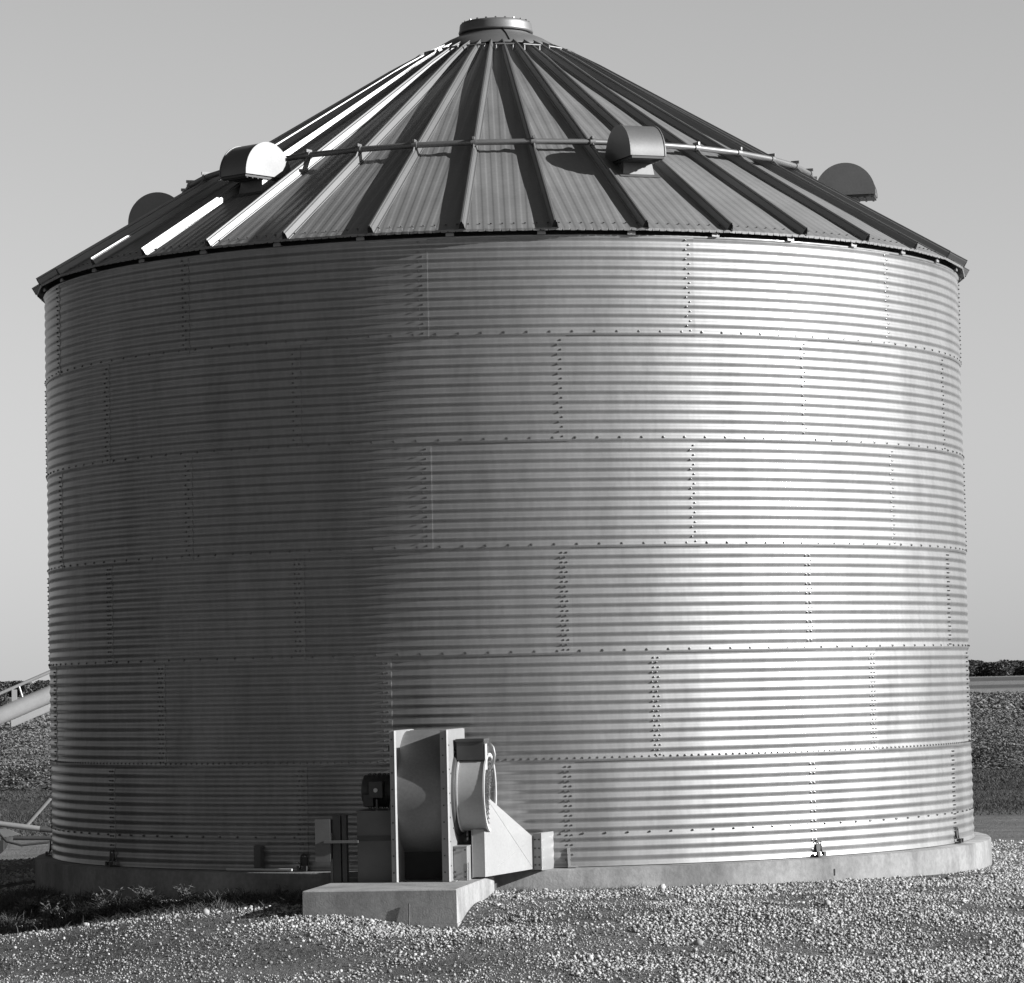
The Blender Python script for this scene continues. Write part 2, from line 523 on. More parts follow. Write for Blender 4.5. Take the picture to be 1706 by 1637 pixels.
# collar and cap
mb = MB()
mb.lathe([(.80, 9.575), (.79, 9.60), (.60, 9.715), (.415, 9.80), (.410, 9.86)], 72)
col = mb.build('roof_collar', 'vent', BIN)
sm_ = MB(); p = Vector((math.sin(R_(12)), -math.cos(R_(12)), 0))
sm_.tube([p * .79 + Vector((0, 0, 9.606)), p * .60 + Vector((0, 0, 9.721)), p * .42 + Vector((0, 0, 9.806))], .006, 5)
sm_.build('collar_seam', 'fandark', col)
mb = MB()
mb.lathe([(.405, 9.815), (.425, 9.822), (.440, 9.812), (.452, 9.818), (.456, 9.835), (.446, 9.86), (.442, 9.905), (.436, 9.930), (.420, 9.945), (0.0, 9.985)], 72)
cap = mb.build('roof_cap', 'vent', BIN)
mb = MB()
mb.box((-.010, -.415, 9.942), (.010, -.395, 9.960))
b0 = None
for k in range(22):
    if b0 is None: b0 = o = mb.build('cap_bolt', 'bolt', cap)
    else: o = b0.copy(); COL.objects.link(o); o.parent = cap
    o.rotation_euler = (0, 0, R_(k * 360 / 22))
# closure ring behind the panel edges, dark colour painting the eave gap's shade
MB().lathe([(5.40, 6.52), (5.405, 6.78), (5.2, 6.9)], 96).build('eave_shade_closure', 'fandark', BIN)
MB().lathe([(5.476, 6.622), (5.500, 6.628), (5.506, 6.616), (5.494, 6.597)], 120).build('eave_angle_ring', 'wall', BIN)
cl = MB(); cl.box((-.044, -5.535, 6.622), (.044, -5.520, 6.652)); cl.box((-.03, -5.520, 6.630), (.03, -5.40, 6.638))
cl.add([(-.044, -5.5355, 6.652), (.044, -5.5355, 6.652), (.028, -5.534, 6.664), (-.028, -5.534, 6.664)], [(0, 1, 2, 3)])
spin('eave_clip', cl, 'fan', [RIB0 - 1.4 + 10 * k for k in range(-9, 10)])
# safety bars near the peak, one between every second pair of ribs
mb = MB(); rr = .98
z_ = roof_z(rr) + .085
mb.tube([(-.115, -rr, z_), (.115, -rr, z_)], .013, 6); mb.tube([(-.1, -rr, z_), (-.1, -rr, z_ - .07)], .008, 5); mb.tube([(.1, -rr, z_), (.1, -rr, z_ - .07)], .008, 5)
spin('step_bar', mb, 'rib', [RIB0 + 10 * k + 10 for k in (-8, -6, -4, -2, 0, 2, 4, 6)])
# stiffening pipe ring resting on the ribs
PR = 3.80; PZ = roof_z(PR) + .145
mb = MB()
N_ = 36
for k in range(N_):
    a, b = R_(RIB0 + 10 * k), R_(RIB0 + 10 * (k + 1))
    pa = Vector((PR * math.sin(a), -PR * math.cos(a), PZ)); pb = Vector((PR * math.sin(b), -PR * math.cos(b), PZ))
    mb.tube([pa, pb], .033, 10, cap=False)
ring_o = mb.build('stiffener_ring', 'vent', BIN)
cm = MB()
cm.tube([(-.03, -PR, PZ), (.03, -PR, PZ)], .042, 10)
cm.tube([(0, -PR - .02, PZ - .02), (0, -PR - .1, roof_z(PR + .1) + .1)], .012, 6)
cm.box((-.012, -PR - .05, PZ + .03), (.012, -PR + .05, PZ + .062))
first = None
for k in range(-8, 10):
    if first is None: first = o = cm.build('ring_clamp', 'vent', ring_o)
    else: o = first.copy(); COL.objects.link(o); o.parent = ring_o
    o.rotation_euler = (0, 0, R_(RIB0 + 10 * k))

# roof vents: half-round hood with an open screened underside on a tapered throat
VR, VRAD, VLEN, VB = 4.20, .355, .39, 7.645
def vent(az, label):
    def X(p): return p
    hood = MB()
    n = 28
    pr = [(-VRAD, -.015)] + [(-VRAD * math.cos(math.pi * i / n), VRAD * math.sin(math.pi * i / n) * 1.02) for i in range(n + 1)] + [(VRAD, -.015)]
    vs = []
    for x in (-VLEN / 2, VLEN / 2):
        vs += [(x, -VR + y, VB + z) for y, z in pr]
    m = len(pr)
    hood.add(vs, [(j, j + 1, m + j + 1, m + j) for j in range(m - 1)], 0, True)
    # inner skin
    vs2 = []
    for x in (-VLEN / 2, VLEN / 2):
        vs2 += [(x, -VR + y * .985, VB + z * .985) for y, z in pr]
    hood.add(vs2, [(j + 1, j, m + j, m + j + 1) for j in range(m - 1)], 0, True)
    h = hood.build('roof_vent', 'vent', BIN)
    for s in (-1, 1):
        c = MB()
        x = s * (VLEN / 2 + .004)
        # half disc with a small raised rim
        vs = [(x, -VR + y * 1.02, VB + z * 1.02) for y, z in pr]
        vs_in = [(x + s * .012, -VR + y * 1.02, VB + z * 1.02) for y, z in pr]
        c.add(vs, [tuple(range(m))]); c.add(vs_in, [tuple(range(m))])
        c.add(vs + vs_in, [(j, (j + 1) % m, m + (j + 1) % m, m + j) for j in range(m)])
        e = c.build('end_cap', 'vent', h)
    sc = MB()
    sc.box((-VLEN / 2 + .004, -VR - VRAD + .006, VB - .045), (VLEN / 2 - .004, -VR + VRAD - .006, VB - .02))
    for k in range(9):
        y = -VR - VRAD + .03 + k * .085
        sc.box((-VLEN / 2 + .01, y, VB - .056), (VLEN / 2 - .01, y + .02, VB - .046))
    sc.build('screen', 'fandark', h)
    th = MB()
    hw0, hw1 = .165, .19
    y0, y1 = -VR - .06, -VR + .15
    zt = VB - .04
    a = [(-hw0, y0, zt), (hw0, y0, zt), (hw0, y1, zt), (-hw0, y1, zt)]
    yb0, yb1 = y0 - .03, y1 + .02
    b = [(-hw1, yb0, roof_z(-yb0) - .02), (hw1, yb0, roof_z(-yb0) - .02), (hw1, yb1, roof_z(-yb1) - .02), (-hw1, yb1, roof_z(-yb1) - .02)]
    th.add(a + b, [(i, (i + 1) % 4, 4 + (i + 1) % 4, 4 + i) for i in range(4)])
    fl0, fl1 = yb0 - .06, yb1 + .05
    f = [(-.24, fl0, roof_z(-fl0) + .012), (.24, fl0, roof_z(-fl0) + .012), (.24, fl1, roof_z(-fl1) + .012), (-.24, fl1, roof_z(-fl1) + .012)]
    th.add(f, [(0, 1, 2, 3)])
    th.build('throat', 'vent', h)
    for q in [h]: q.rotation_euler = (0, 0, R_(az))
    h['label'] = label
    return h
vent(21.0, 'vent right of the roof centre, grey end towards the camera')
vent(80.5, 'vent at the right edge of the roof, end cap against the sky')
vent(-40.5, 'vent left of the roof centre with bright sunlit end cap')
vent(-97.0, 'vent half hidden behind the left slope of the roof')

# anchors at the foot of the wall: a plate with a U-bolt down to the concrete
an = MB()
an.box((-.03, -BR - .03, .05), (.03, -BR - .018, .14))
an.box((-.055, -BR - .085, .0), (.055, -BR - .012, .012))
an.tube([(-.034, -BR - .026, .155), (-.036, -BR - .030, .09), (-.036, -BR - .045, .02)], .009, 6)
an.tube([(.034, -BR - .026, .155), (.036, -BR - .030, .09), (.036, -BR - .045, .02)], .009, 6)
an.tube([(-.034, -BR - .026, .155), (0, -BR - .028, .172), (.034, -BR - .026, .155)], .009, 6)
an.box((-.058, -BR - .085, .012), (-.025, -BR - .055, .05)); an.box((.025, -BR - .085, .012), (.058, -BR - .055, .05))
spin('wall_anchor', an, 'fandark', [SEAM[0] + 30 * k for k in (-3, -2, -1, 1, 2)])
an2 = MB()
an2.box((-.055, -BR - .022, 0.0), (-.02, -BR - .012, .20)); an2.box((-.06, -BR - .10, .0), (.05, -BR - .012, .012))
an2.add([(-.055, -BR - .012, .2), (-.055, -BR - .012, .0), (-.055, -BR - .10, .0)], [(0, 1, 2)])
spin('anchor_bracket', an2, 'fan', [SEAM[0]])
an3 = MB(); an3.box((-.07, -BR - .020, .02), (.05, -BR - .012, .26)); an3.box((.05, -BR - .09, .0), (.06, -BR - .012, .25))
spin('access_plate', an3, 'box', [-29.3])

# ------------------------------------------------------------------ foundation
mb = MB()
FR = 5.69
mb.lathe([(BR - .3, 0.0), (FR - .012, -.012), (FR, -.026), (FR + .012, -.9)], 180)
fo = mb.build('concrete_foundation', 'concrete')
tag(fo, 'low round concrete foundation ring under the grain bin', 'foundation')
mb = MB(); a = R_(52)
mb.box((-.006, -FR - .012, -.20), (.006, -FR + .02, -.13), xf=Matrix.Rotation(R_(37.0), 3, 'Z'))
mb.build('form_tie', 'rust', fo)

# ------------------------------------------------------------------ fan pad and fan (own frame, turned 9 degrees)
PAD_A = R_(-9.0)
pad = empty('fan_pad', (PADC[0], PADC[1], -.04), PAD_A)
tag(pad, 'rectangular concrete slab carrying the fan in front of the bin', 'concrete slab')
def bevel_box(mb, a, b, bv, mi=0):
    x0, y0, z0 = a; x1, y1, z1 = b
    vs = [(x0, y0, z0), (x1, y0, z0), (x1, y1, z0), (x0, y1, z0), (x0, y0, z1 - bv), (x1, y0, z1 - bv), (x1, y1, z1 - bv), (x0, y1, z1 - bv),
          (x0 + bv, y0 + bv, z1), (x1 - bv, y0 + bv, z1), (x1 - bv, y1 - bv, z1), (x0 + bv, y1 - bv, z1)]
    mb.add(vs, [(0, 3, 2, 1), (0, 1, 5, 4), (1, 2, 6, 5), (2, 3, 7, 6), (3, 0, 4, 7), (4, 5, 9, 8), (5, 6, 10, 9), (6, 7, 11, 10), (7, 4, 8, 11), (8, 9, 10, 11)], mi)
mb = MB(); bevel_box(mb, (-1.51, 0, -.325), (0, 2.25, 0), .010); mb.build('slab', 'padcon', pad)
mb = MB(); mb.box((-1.515, -.006, -.75), (.006, 2.25, -.327)); mb.build('footing', 'padcon', pad)

fan = empty('aeration_fan', (PADC[0], PADC[1], -.04), PAD_A)
tag(fan, 'galvanized centrifugal aeration fan with duct into the bin, standing on the slab', 'fan')
F0, F1 = 1.20, 2.20       # front and back of the side plates
HT = 1.51
xl, xr = -.805, -.275     # side plates
def plate(x, front_w, name):
    mb = MB()
    mb.box((x - .006, F0, .0), (x + .006, F1, HT))
    mb.box((x - front_w, F0 - .006, .0), (x - .0062, F0 + .004, HT))
    mb.box((x - .05, F0 + .006, HT - .004), (x - .0062, F1, HT + .004))
    mb.box((x + .0062, F0 + .05, .0), (x + .05, F1, .006))
    return mb.build(name, 'fan', fan)
p1 = plate(xl, .055, 'side_plate'); p2 = plate(xr, .072, 'side_plate')
def lip(x, w, m, par):
    mb = MB(); a = [(x + .010, F0 + .004), (x + .010 - w, F0 - .008 - w * .9), (x + .007 - w, F0 - .006 - w * .9), (x + .0065, F0 + .0045)]
    vs = [(p[0], p[1], .004) for p in a] + [(p[0], p[1], HT + .002) for p in a]
    mb.add(vs, [(0, 1, 2, 3), (7, 6, 5, 4), (0, 4, 5, 1), (1, 5, 6, 2), (2, 6, 7, 3), (3, 7, 4, 0)]); mb.build('edge_trim', m, par)
lip(xl, .014, 'fansunlit', p1)
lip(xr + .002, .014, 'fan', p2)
for pl, x0, w in ((p1, xl, .055), (p2, xr, .072)):
    mb = MB()
    for k in range(9):
        z = .09 + k * .166
        mb.box((x0 - w * .62 - .007, F0 - .013, z), (x0 - w * .62 + .007, F0 - .0062, z + .014))
    mb.build('flange_bolts', 'fandark', pl)
mb = MB()
for k in range(10):
    a = R_(k * 36 + 10)
    y, z = 1.76 + math.cos(a) * .475, .865 + math.sin(a) * .475
    if F0 + .02 < y < F1 and z < HT - .03: mb.box((xr + .006, y - .008, z - .008), (xr + .016, y + .008, z + .008))
for k in range(6): mb.box((xr + .006, F0 + .03, .15 + k * .24), (xr + .014, F0 + .046, .166 + k * .24))
mb.build('plate_bolts', 'box', p2)
# spiral wrap between the plates
mb = MB()
cz, wr = .86, .64
prof = []
for i in range(61):
    a = R_(-118 + 235 * i / 60)
    prof.append((F0 + .003 + wr - math.cos(a) * wr, cz + math.sin(a) * wr))
vs = []
for x in (xl + .0062, xr - .0062): vs += [(x, y, z) for y, z in prof]
m = len(prof)
mb.add(vs, [(j, m + j, m + j + 1, j + 1) for j in range(m - 1)], 0, True)
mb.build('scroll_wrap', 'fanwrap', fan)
mb = MB(); mb.box((xl + .0065, F0 + .78, HT - .016), (xr - .0065, F1, HT - .006)); mb.build('top_sheet', 'fan', fan)
mb = MB(); mb.box((xl + .0065, F0 + .36, .002), (xr - .0065, F0 + .40, .40)); mb.build('shade_plate', 'black', fan)  # black plate added to paint the shade beneath the wrap
# inlet drum on the right, axis along x
ICY, ICZ, IR = 1.76, .865, .385
def xcyl(mb, x0, x1, r0, r1=None, n=48, cy=ICY, cz=ICZ, mi=0, smooth=True, cap0=False, cap1=False):
    r1 = r0 if r1 is None else r1
    vs = []
    for x, r in ((x0, r0), (x1, r1)):
        vs += [(x, cy + r * math.cos(2 * math.pi * k / n), cz + r * math.sin(2 * math.pi * k / n)) for k in range(n)]
    mb.add(vs, [(k, (k + 1) % n, n + (k + 1) % n, n + k) for k in range(n)], mi, smooth)
    if cap0: mb.add(vs[:n], [tuple(range(n))], mi)
    if cap1: mb.add(vs[n:], [tuple(range(n))], mi)
mb = MB(); xcyl(mb, xr + .007, xr + .03, .44, .43); xcyl(mb, xr + .03, xr + .045, .43, IR); inl0 = mb.build('inlet_ring', 'fandark', fan)
mb = MB(); xcyl(mb, xr + .05, .045, IR); xcyl(mb, .045, xr + .05, IR - .012)
drum = mb.build('inlet_drum', 'fansunlit', fan)
mb = MB(); xcyl(mb, xr + .046, xr + .062, IR + .012); xcyl(mb, xr + .046, xr + .0461, IR + .012, IR); xcyl(mb, xr + .062, xr + .0621, IR + .012, IR)
mb.build('drum_rim', 'white', drum)
mb = MB(); xcyl(mb, .045, .062, IR + .014); xcyl(mb, .062, .0621, IR + .014, IR - .02); xcyl(mb, .045, .0451, IR + .014, IR)
xcyl(mb, .0621, .04, IR - .02, IR - .03)
mb.build('drum_rim', 'white', drum)
mb = MB()
for k in range(8):
    r = .04 + k * .046
    xcyl(mb, .050, .056, r, r, 32); xcyl(mb, .056, .0561, r, r - .006, 32)
for k in range(8):
    a = math.pi * k / 8
    d = Vector((0, math.cos(a), math.sin(a))) * (IR - .02); c = Vector((.050, ICY, ICZ))
    mb.tube([c - d, c + d], .004, 5)
mb.build('guard', 'box', drum)
mb = MB(); xcyl(mb, -.2, -.199, .36, .36, 40, cap1=True); mb.build('inlet_throat', 'fandark', drum)
# supports below the drum
mb = MB(); mb.box((-.262, 1.38, .0), (-.130, 2.15, .335)); mb.box((-.268, 1.374, .335), (-.126, 2.15, .345)); mb.box((-.12, 1.375, 0), (-.112, 1.39, .18)); sb = mb.build('base_box', 'fan', fan)
mb = MB(); mb.box((-.110, 1.62, .02), (.010, 2.2, .50)); mb.box((-.118, 1.612, .012), (-.110, 2.2, .50)); mb.build('outlet_box', 'fan', fan)
mb = MB()
for y, z in ((1.42, .03), (1.42, .08), (1.42, .30)):
    for x in (-.145, -.25): mb.box((x - .008, 1.366, z), (x + .008, 1.376, z + .016))
mb.build('box_bolts', 'fandark', sb)
# transition duct to the bin: hull between the outlet and the flange
mb = MB()
N0 = [(.013, 1.62, .02), (.013, 1.62, .86), (-.26, 2.25, .86), (-.26, 2.25, .02)]
N1 = [(.37, 2.52, .045), (.37, 2.52, .375), (.06, 2.76, .375), (.06, 2.76, .045)]
vs = N0 + N1
mb.add(vs, [(0, 4, 1), (4, 5, 1), (1, 5, 2), (5, 6, 2), (2, 6, 3), (6, 7, 3), (3, 7, 0), (7, 4, 0)], 0)
tr = mb.build('transition_duct', 'fansunlit', fan)
mb = MB()
mb.tube([Vector(N0[1]), Vector(N1[0])], .0025, 5)
mb.tube([Vector(N0[0]), Vector(N1[1])], .003, 5)
mb.build('duct_crease', 'fansunlit', tr)
mb = MB()
fx = Matrix.Translation((.37, 2.52, 0)) @ Matrix.Rotation(R_(-12), 4, 'Z')
def fbox(a, b): mb.box(a, b, xf=fx)
fbox((0.0, .0, .035), (.085, .50, .41)); fbox((.085, -.012, .03), (.097, .50, .415)); fbox((-.012, -.01, .03), (0.0, .02, .385))
fl = mb.build('wall_flange', 'fan', fan)
mb = MB()
for z in (.08, .16, .25, .34):
    for x in (.022, .066): mb.box((x - .007, -.009, z), (x + .007, -.001, z + .014), xf=fx)
mb.build('flange_bolts', 'fandark', fl)
# dark control box on the drum with a conduit loop
mb = MB(); mb.box((-.235, 1.52, 1.20), (.035, 1.86, 1.405)); mb.box((-.245, 1.508, 1.385), (.045, 1.868, 1.412)); mb.box((.035, 1.54, 1.20), (.043, 1.84, 1.38))
cb = mb.build('control_box', 'fandark', fan)
mb = MB(); mb.tube([(.04, 1.66, 1.35), (.085, 1.655, 1.355), (.115, 1.65, 1.32), (.128, 1.65, 1.25), (.118, 1.65, 1.17), (.085, 1.65, 1.11)], .016, 8)
mb.build('conduit_loop', 'vent', cb)
mb = MB(); mb.box((.048, 1.53, 1.1), (.056, 1.66, 1.36)); mb.build('box_bracket', 'white', cb)
# motor side, in the shade left of the left plate
mb = MB(); mb.box((-1.24, 1.36, .0), (xl - .058, 2.1, .70)); mb.box((-1.25, 1.354, .70), (xl - .058, 2.1, .712)); ms = mb.build('motor_stand', 'box', fan)
mb = MB(); mb.box((-1.24, 1.350, .41), (xl - .06, 1.359, .46)); mb.build('stand_strap', 'fandark', ms)
mb = MB(); xcyl(mb, -1.22, xl - .02, .165, n=28, cy=1.72, cz=.90, cap0=True)
for k in range(6): xcyl(mb, -1.18 + k * .05, -1.165 + k * .05, .18, n=28, cy=1.72, cz=.90)
xcyl(mb, -1.24, -1.22, .12, .16, n=28, cy=1.72, cz=.90, cap0=True); mo = mb.build('motor', 'fandark', fan)
mb = MB(); mb.box((-1.13, 1.44, .84), (-.99, 1.57, 1.0)); mb.box((-1.2, 1.5, .75), (-1.1, 1.6, .87)); jb = mb.build('junction_box', 'fandark', mo)
mb = MB()
for k, (r, y) in enumerate(((.022, 1.434), (.015, 1.428))):
    mb.tube([(-1.06, 1.44, .915), (-1.06, y, .915)], r, 12)
mb.build('knob', 'white', jb)
mb = MB(); mb.tube([(-1.055, 1.47, .82), (-1.05, 1.45, .70), (-.98, 1.44, .66), (-.92, 1.45, .72), (-.90, 1.47, .84), (-.89, 1.5, 1.0)], .012, 7); mb.build('cable', 'box', mo)
mb = MB(); mb.box((-.93, 1.6, 1.05), (xl - .06, 1.9, 1.35)); mb.box((-.95, 1.58, 1.30), (xl - .06, 1.9, 1.36)); mb.build('belt_guard', 'fandark', fan)

# power post with disconnect box
post = empty('switch_box', (PADC[0], PADC[1], -.04), PAD_A)
tag(post, 'grey electrical switch box on a dark post left of the fan', 'switch box')
mb = MB(); mb.box((-1.48, 1.30, .0), (-1.40, 1.40, .67)); mb.box((-1.385, 1.30, .0), (-1.34, 1.40, .68)); mb.build('post', 'fandark', post)
mb = MB(); mb.box((-1.505, 1.29, .0), (-1.482, 1.40, .24)); mb.box((-1.55, 1.19, .40), (-1.20, 1.235, .425)); mb.build('bracket', 'box', post)
mb = MB(); bevel_box(mb, (-1.640, 1.235, .22), (-1.495, 1.38, .635), .012); mb.box((-1.645, 1.228, .215), (-1.490, 1.236, .64)); bx = mb.build('enclosure', 'box', post)
mb = MB(); mb.box((-1.49, 1.25, .40), (-1.475, 1.27, .5)); mb.build('handle', 'fandark', bx)

# thin rod standing at the front of the slab, and a conduit on the foundation ledge
mb = MB(); p = Matrix.Rotation(PAD_A, 3, 'Z') @ Vector((-.47, -.03, 0)) + Vector((PADC[0], PADC[1], 0))
mb.tube([(p.x, p.y, -.60), (p.x + .012, p.y + .012, -.17)], .007, 6)
tag(mb.build('stake', 'rust'), 'thin rusty rod standing in gravel against the front of the slab', 'stake')
mb = MB(); pts = []
for k in range(7):
    a = R_(-33.0 + k * 1.4); pts.append((5.60 * math.sin(a), -5.60 * math.cos(a), .012))
mb.tube(pts, .014, 8)
tag(mb.build('conduit', 'white'), 'pale thin conduit lying on the foundation ledge left of the fan', 'conduit')

# ------------------------------------------------------------------ auger behind the bin, left
AU = empty('grain_auger', (0, 0, 0))
tag(AU, 'pale grain auger tube with truss, sloping up behind the left side of the bin', 'auger')
AY = 11.0
gz_a = float(ground_z(-8, AY))
tn = math.tan(R_(22.2))
def ax(x, dz=0, dy=0): return Vector((x, AY + dy, 1.63 + (x + 7.70) * tn + dz))
mb = MB(); mb.tube([ax(-12.2), ax(3.2)], .128, 24); tube_o = mb.build('tube', 'auger', AU)
mb = MB()
for x in (-10.9, -4.5): mb.tube([ax(x), ax(x + .12)], .14, 24)
mb.build('coupling', 'auger', tube_o)
mb = MB(); mb.tube([ax(-11, .34), ax(3, .34)], .026, 8); mb.build('truss_rod', 'white', AU)
for x in (-10.2, -7.45, -4.7):
    mb = MB(); mb.tube([ax(x, .10), ax(x - .06, .33)], .016, 6)
    q = ax(x - .12, .22); mb.box((q.x - .05, q.y - .01, q.z - .10), (q.x + .03, q.y + .01, q.z + .08)); mb.build('truss_brace', 'white', AU)
mb = MB()
for sgn in (-1, 1):
    a_, b_ = ax(-7.62, -.20, sgn * .10), ax(-2.0, -.20, sgn * .10)
    vs = [a_ + Vector((0, 0, -.05)), b_ + Vector((0, 0, -.05)), b_ + Vector((0, 0, .05)), a_ + Vector((0, 0, .05))]
    vs += [v + Vector((0, .012, 0)) for v in vs]
    mb.add(vs, [(0, 1, 2, 3), (7, 6, 5, 4), (0, 4, 5, 1), (1, 5, 6, 2), (2, 6, 7, 3), (3, 7, 4, 0)])
tr_o = mb.build('lift_track', 'auger', AU)
def g_pt(x, y, dz): return Vector((x, y, float(ground_z(x, y)) + dz))
# undercarriage: drag tubes, axle, wheels
mb = MB(); mb.tube([Vector((-8.4, AY - .6, .06)), Vector((-7.15, AY - .5, -.13))], .045, 10); mb.build('frame_tube', 'fan', AU)
mb = MB(); mb.tube([Vector((-7.15, AY - .5, -.13)), Vector((-6.3, AY - .3, -.24))], .043, 10); mb.build('frame_sleeve', 'fandark', AU)
mb = MB(); mb.tube([Vector((-7.40, AY - .3, -.10)), Vector((-5.0, AY, 2.55))], .034, 10); mb.build('lift_leg', 'fan', AU)
mb = MB(); mb.tube([Vector((-7.6, AY - .2, -.27)), Vector((-6.2, AY, -.32))], .03, 8); mb.build('axle', 'fandark', AU)
mb = MB(); mb.add([(-8.5, AY - .65, -.05), (-7.6, AY - .65, -.12), (-7.42, AY - .65, -.20), (-7.85, AY - .65, -.26), (-8.5, AY - .65, -.12)] + [(-8.5, AY - .62, -.05), (-7.6, AY - .62, -.12), (-7.42, AY - .62, -.20), (-7.85, AY - .62, -.26), (-8.5, AY - .62, -.12)],
              [(0, 1, 2, 3, 4), (9, 8, 7, 6, 5), (0, 5, 6, 1), (1, 6, 7, 2), (2, 7, 8, 3), (3, 8, 9, 4), (4, 9, 5, 0)]); mb.build('gusset_plate', 'fan', AU)
for (x, y) in ((-8.18, AY - 1.0), (-8.18, AY + 1.3)):
    wh = MB(); wz = float(ground_z(x, y)) + .29
    pr_ = [(.17, -.08), (.26, -.095), (.29, -.06), (.30, 0), (.29, .06), (.26, .095), (.17, .08)]
    n = 36; vs = []
    for k in range(n):
        a = 2 * math.pi * k / n
        vs += [(x + r * math.cos(a), y + w, wz + r * math.sin(a)) for r, w in pr_]
    m = len(pr_)
    wh.add(vs, [(k * m + j, k * m + j + 1, ((k + 1) % n) * m + j + 1, ((k + 1) % n) * m + j) for k in range(n) for j in range(m - 1)], 0, True)
    w = wh.build('wheel', 'black', AU)
    rm = MB(); rm.tube([(x, y - .07, wz), (x, y + .07, wz)], .172, 24); rm.tube([(x, y - .09, wz), (x, y - .07, wz)], .05, 12); rm.build('rim', 'box', w)
mb = MB(); mb.box((-8.05, AY - .75, -.34), (-7.72, AY - .60, -.16)); mb.box((-7.86, AY - .78, -.44), (-7.66, AY - .66, -.28)); mb.box((-8.3, AY - .7, -.22), (-8.0, AY - .62, -.10)); mb.build('hitch', 'fandark', AU)
mb = MB(); mb.tube([(-7.9, AY - .8, -.55), (-7.9, AY - .8, -.2)], .03, 8); mb.tube([(-8.02, AY - .8, -.58), (-7.78, AY - .8, -.54)], .05, 8); mb.build('jack', 'auger', AU)
mb = MB(); mb.tube([(-7.75, AY - .7, -.16), (-7.62, AY - .72, -.30), (-7.4, AY - .72, -.36), (-7.0, AY - .6, -.33)], .018, 7); mb.build('hose', 'black', AU)
mb = MB(); mb.box((-13.2, AY - .45, gz_a - .02), (-11.7, AY + .45, gz_a + .42)); mb.build('hopper', 'auger', AU)

# ------------------------------------------------------------------ gravel stones
def pad_mask(x, y, grow=0.0):
    c, s = math.cos(-PAD_A), math.sin(-PAD_A)
    dx, dy = x - PADC[0], y - PADC[1]
    u = c * dx - s * dy; v = s * dx + c * dy
    return (u > -1.515 - grow) & (u < .006 + grow) & (v > -.006 - grow) & (v < 2.25 + grow)
def stone_density(x, y):
    edge_l = -3.0 + 0.55 * (y + 8.0) * -1.0 * 0 + (-(y + 7.0)) * 0.42
    d = ss(-1.2, 1.4, x - (-3.7 + (-(y + 6.2)) * 0.50) + 1.6 * (vnoise(x, y, 1.7, 11) - .5))
    d = d * (1 - 0.85 * ss(-12.3, -14.2, y + 1.8 * (vnoise(x, y, 1.5, 12) - .5)))
    patch = vnoise(x, y, .9, 13) * .6 + vnoise(x, y, .35, 14) * .4
    d = d * (1 - .88 * ss(.555, .68, patch))
    d = d * (1 - .75 * ss(6.3, 5.7, np.hypot(x, y)) * (x > .0) * (x < 3.2))
    d = d * (1 - .93 * ss(2.0, 5.5, y))
    return np.maximum(d, .05)
def stones(n, x0, x1, y0, y1, rmin, rmax):
    x = rng.uniform(x0, x1, n); y = rng.uniform(y0, y1, n)
    keep = rng.random(n) < stone_density(x, y)
    keep &= (np.hypot(x, y) > 5.72) & ~pad_mask(x, y, .01)
    # stay inside the view, with a margin
    keep &= (np.abs(x) < (y + 40.8) * .152 + 1.2)
    x = x[keep]; y = y[keep]
    sz = rmin + (rmax - rmin) * rng.random(len(x)) ** 2.2
    return x, y, sz
def build_stones(name, X, Y, SZ):
    ph = (1 + 5 ** .5) / 2
    ico = np.array([(-1, ph, 0), (1, ph, 0), (-1, -ph, 0), (1, -ph, 0), (0, -1, ph), (0, 1, ph), (0, -1, -ph), (0, 1, -ph), (ph, 0, -1), (ph, 0, 1), (-ph, 0, -1), (-ph, 0, 1)], float)
    ico /= np.linalg.norm(ico[0])
    icf = np.array([(0, 11, 5), (0, 5, 1), (0, 1, 7), (0, 7, 10), (0, 10, 11), (1, 5, 9), (5, 11, 4), (11, 10, 2), (10, 7, 6), (7, 1, 8), (3, 9, 4), (3, 4, 2), (3, 2, 6), (3, 6, 8), (3, 8, 9), (4, 9, 5), (2, 4, 11), (6, 2, 10), (8, 6, 7), (9, 8, 1)])
    n = len(X)
    V = ico[None] * (1 + rng.uniform(-.22, .22, (n, 12, 1)))
    V = V * np.stack([rng.uniform(.8, 1.35, n), rng.uniform(.7, 1.1, n), rng.uniform(.5, .95, n)], 1)[:, None, :]
    a = rng.uniform(0, 2 * np.pi, n); t = rng.normal(0, .45, n)
    ct, st = np.cos(t), np.sin(t)
    x, y, z = V[..., 0], V[..., 1], V[..., 2]
    y, z = y * ct[:, None] - z * st[:, None], y * st[:, None] + z * ct[:, None]
    ca, sa = np.cos(a)[:, None], np.sin(a)[:, None]
    x, y = x * ca - y * sa, x * sa + y * ca
    V = np.stack([x, y, z], 2) * SZ[:, None, None]
    Z = ground_z(X, Y) + SZ * rng.uniform(.0, .75, n)
    V += np.stack([X, Y, Z], 1)[:, None, :]
    F = (icf[None] + (np.arange(n) * 12)[:, None, None]).reshape(-1, 3)
    return np_mesh(name, V.reshape(-1, 3), F, 'stone', True)
A = stones(250000, -7, 8.5, -16.6, 6, .007, .022)
B = stones(70000, -7, 7.0, -16.6, -5, .006, .013)
C = stones(700, -6, 7.5, -16.6, 2, .024, .042)
A = tuple(np.concatenate([a, c]) for a, c in zip(A, C))
gx_ = rng.uniform(-7, 7, 60000); gy_ = rng.uniform(-16.6, -5.5, 60000)
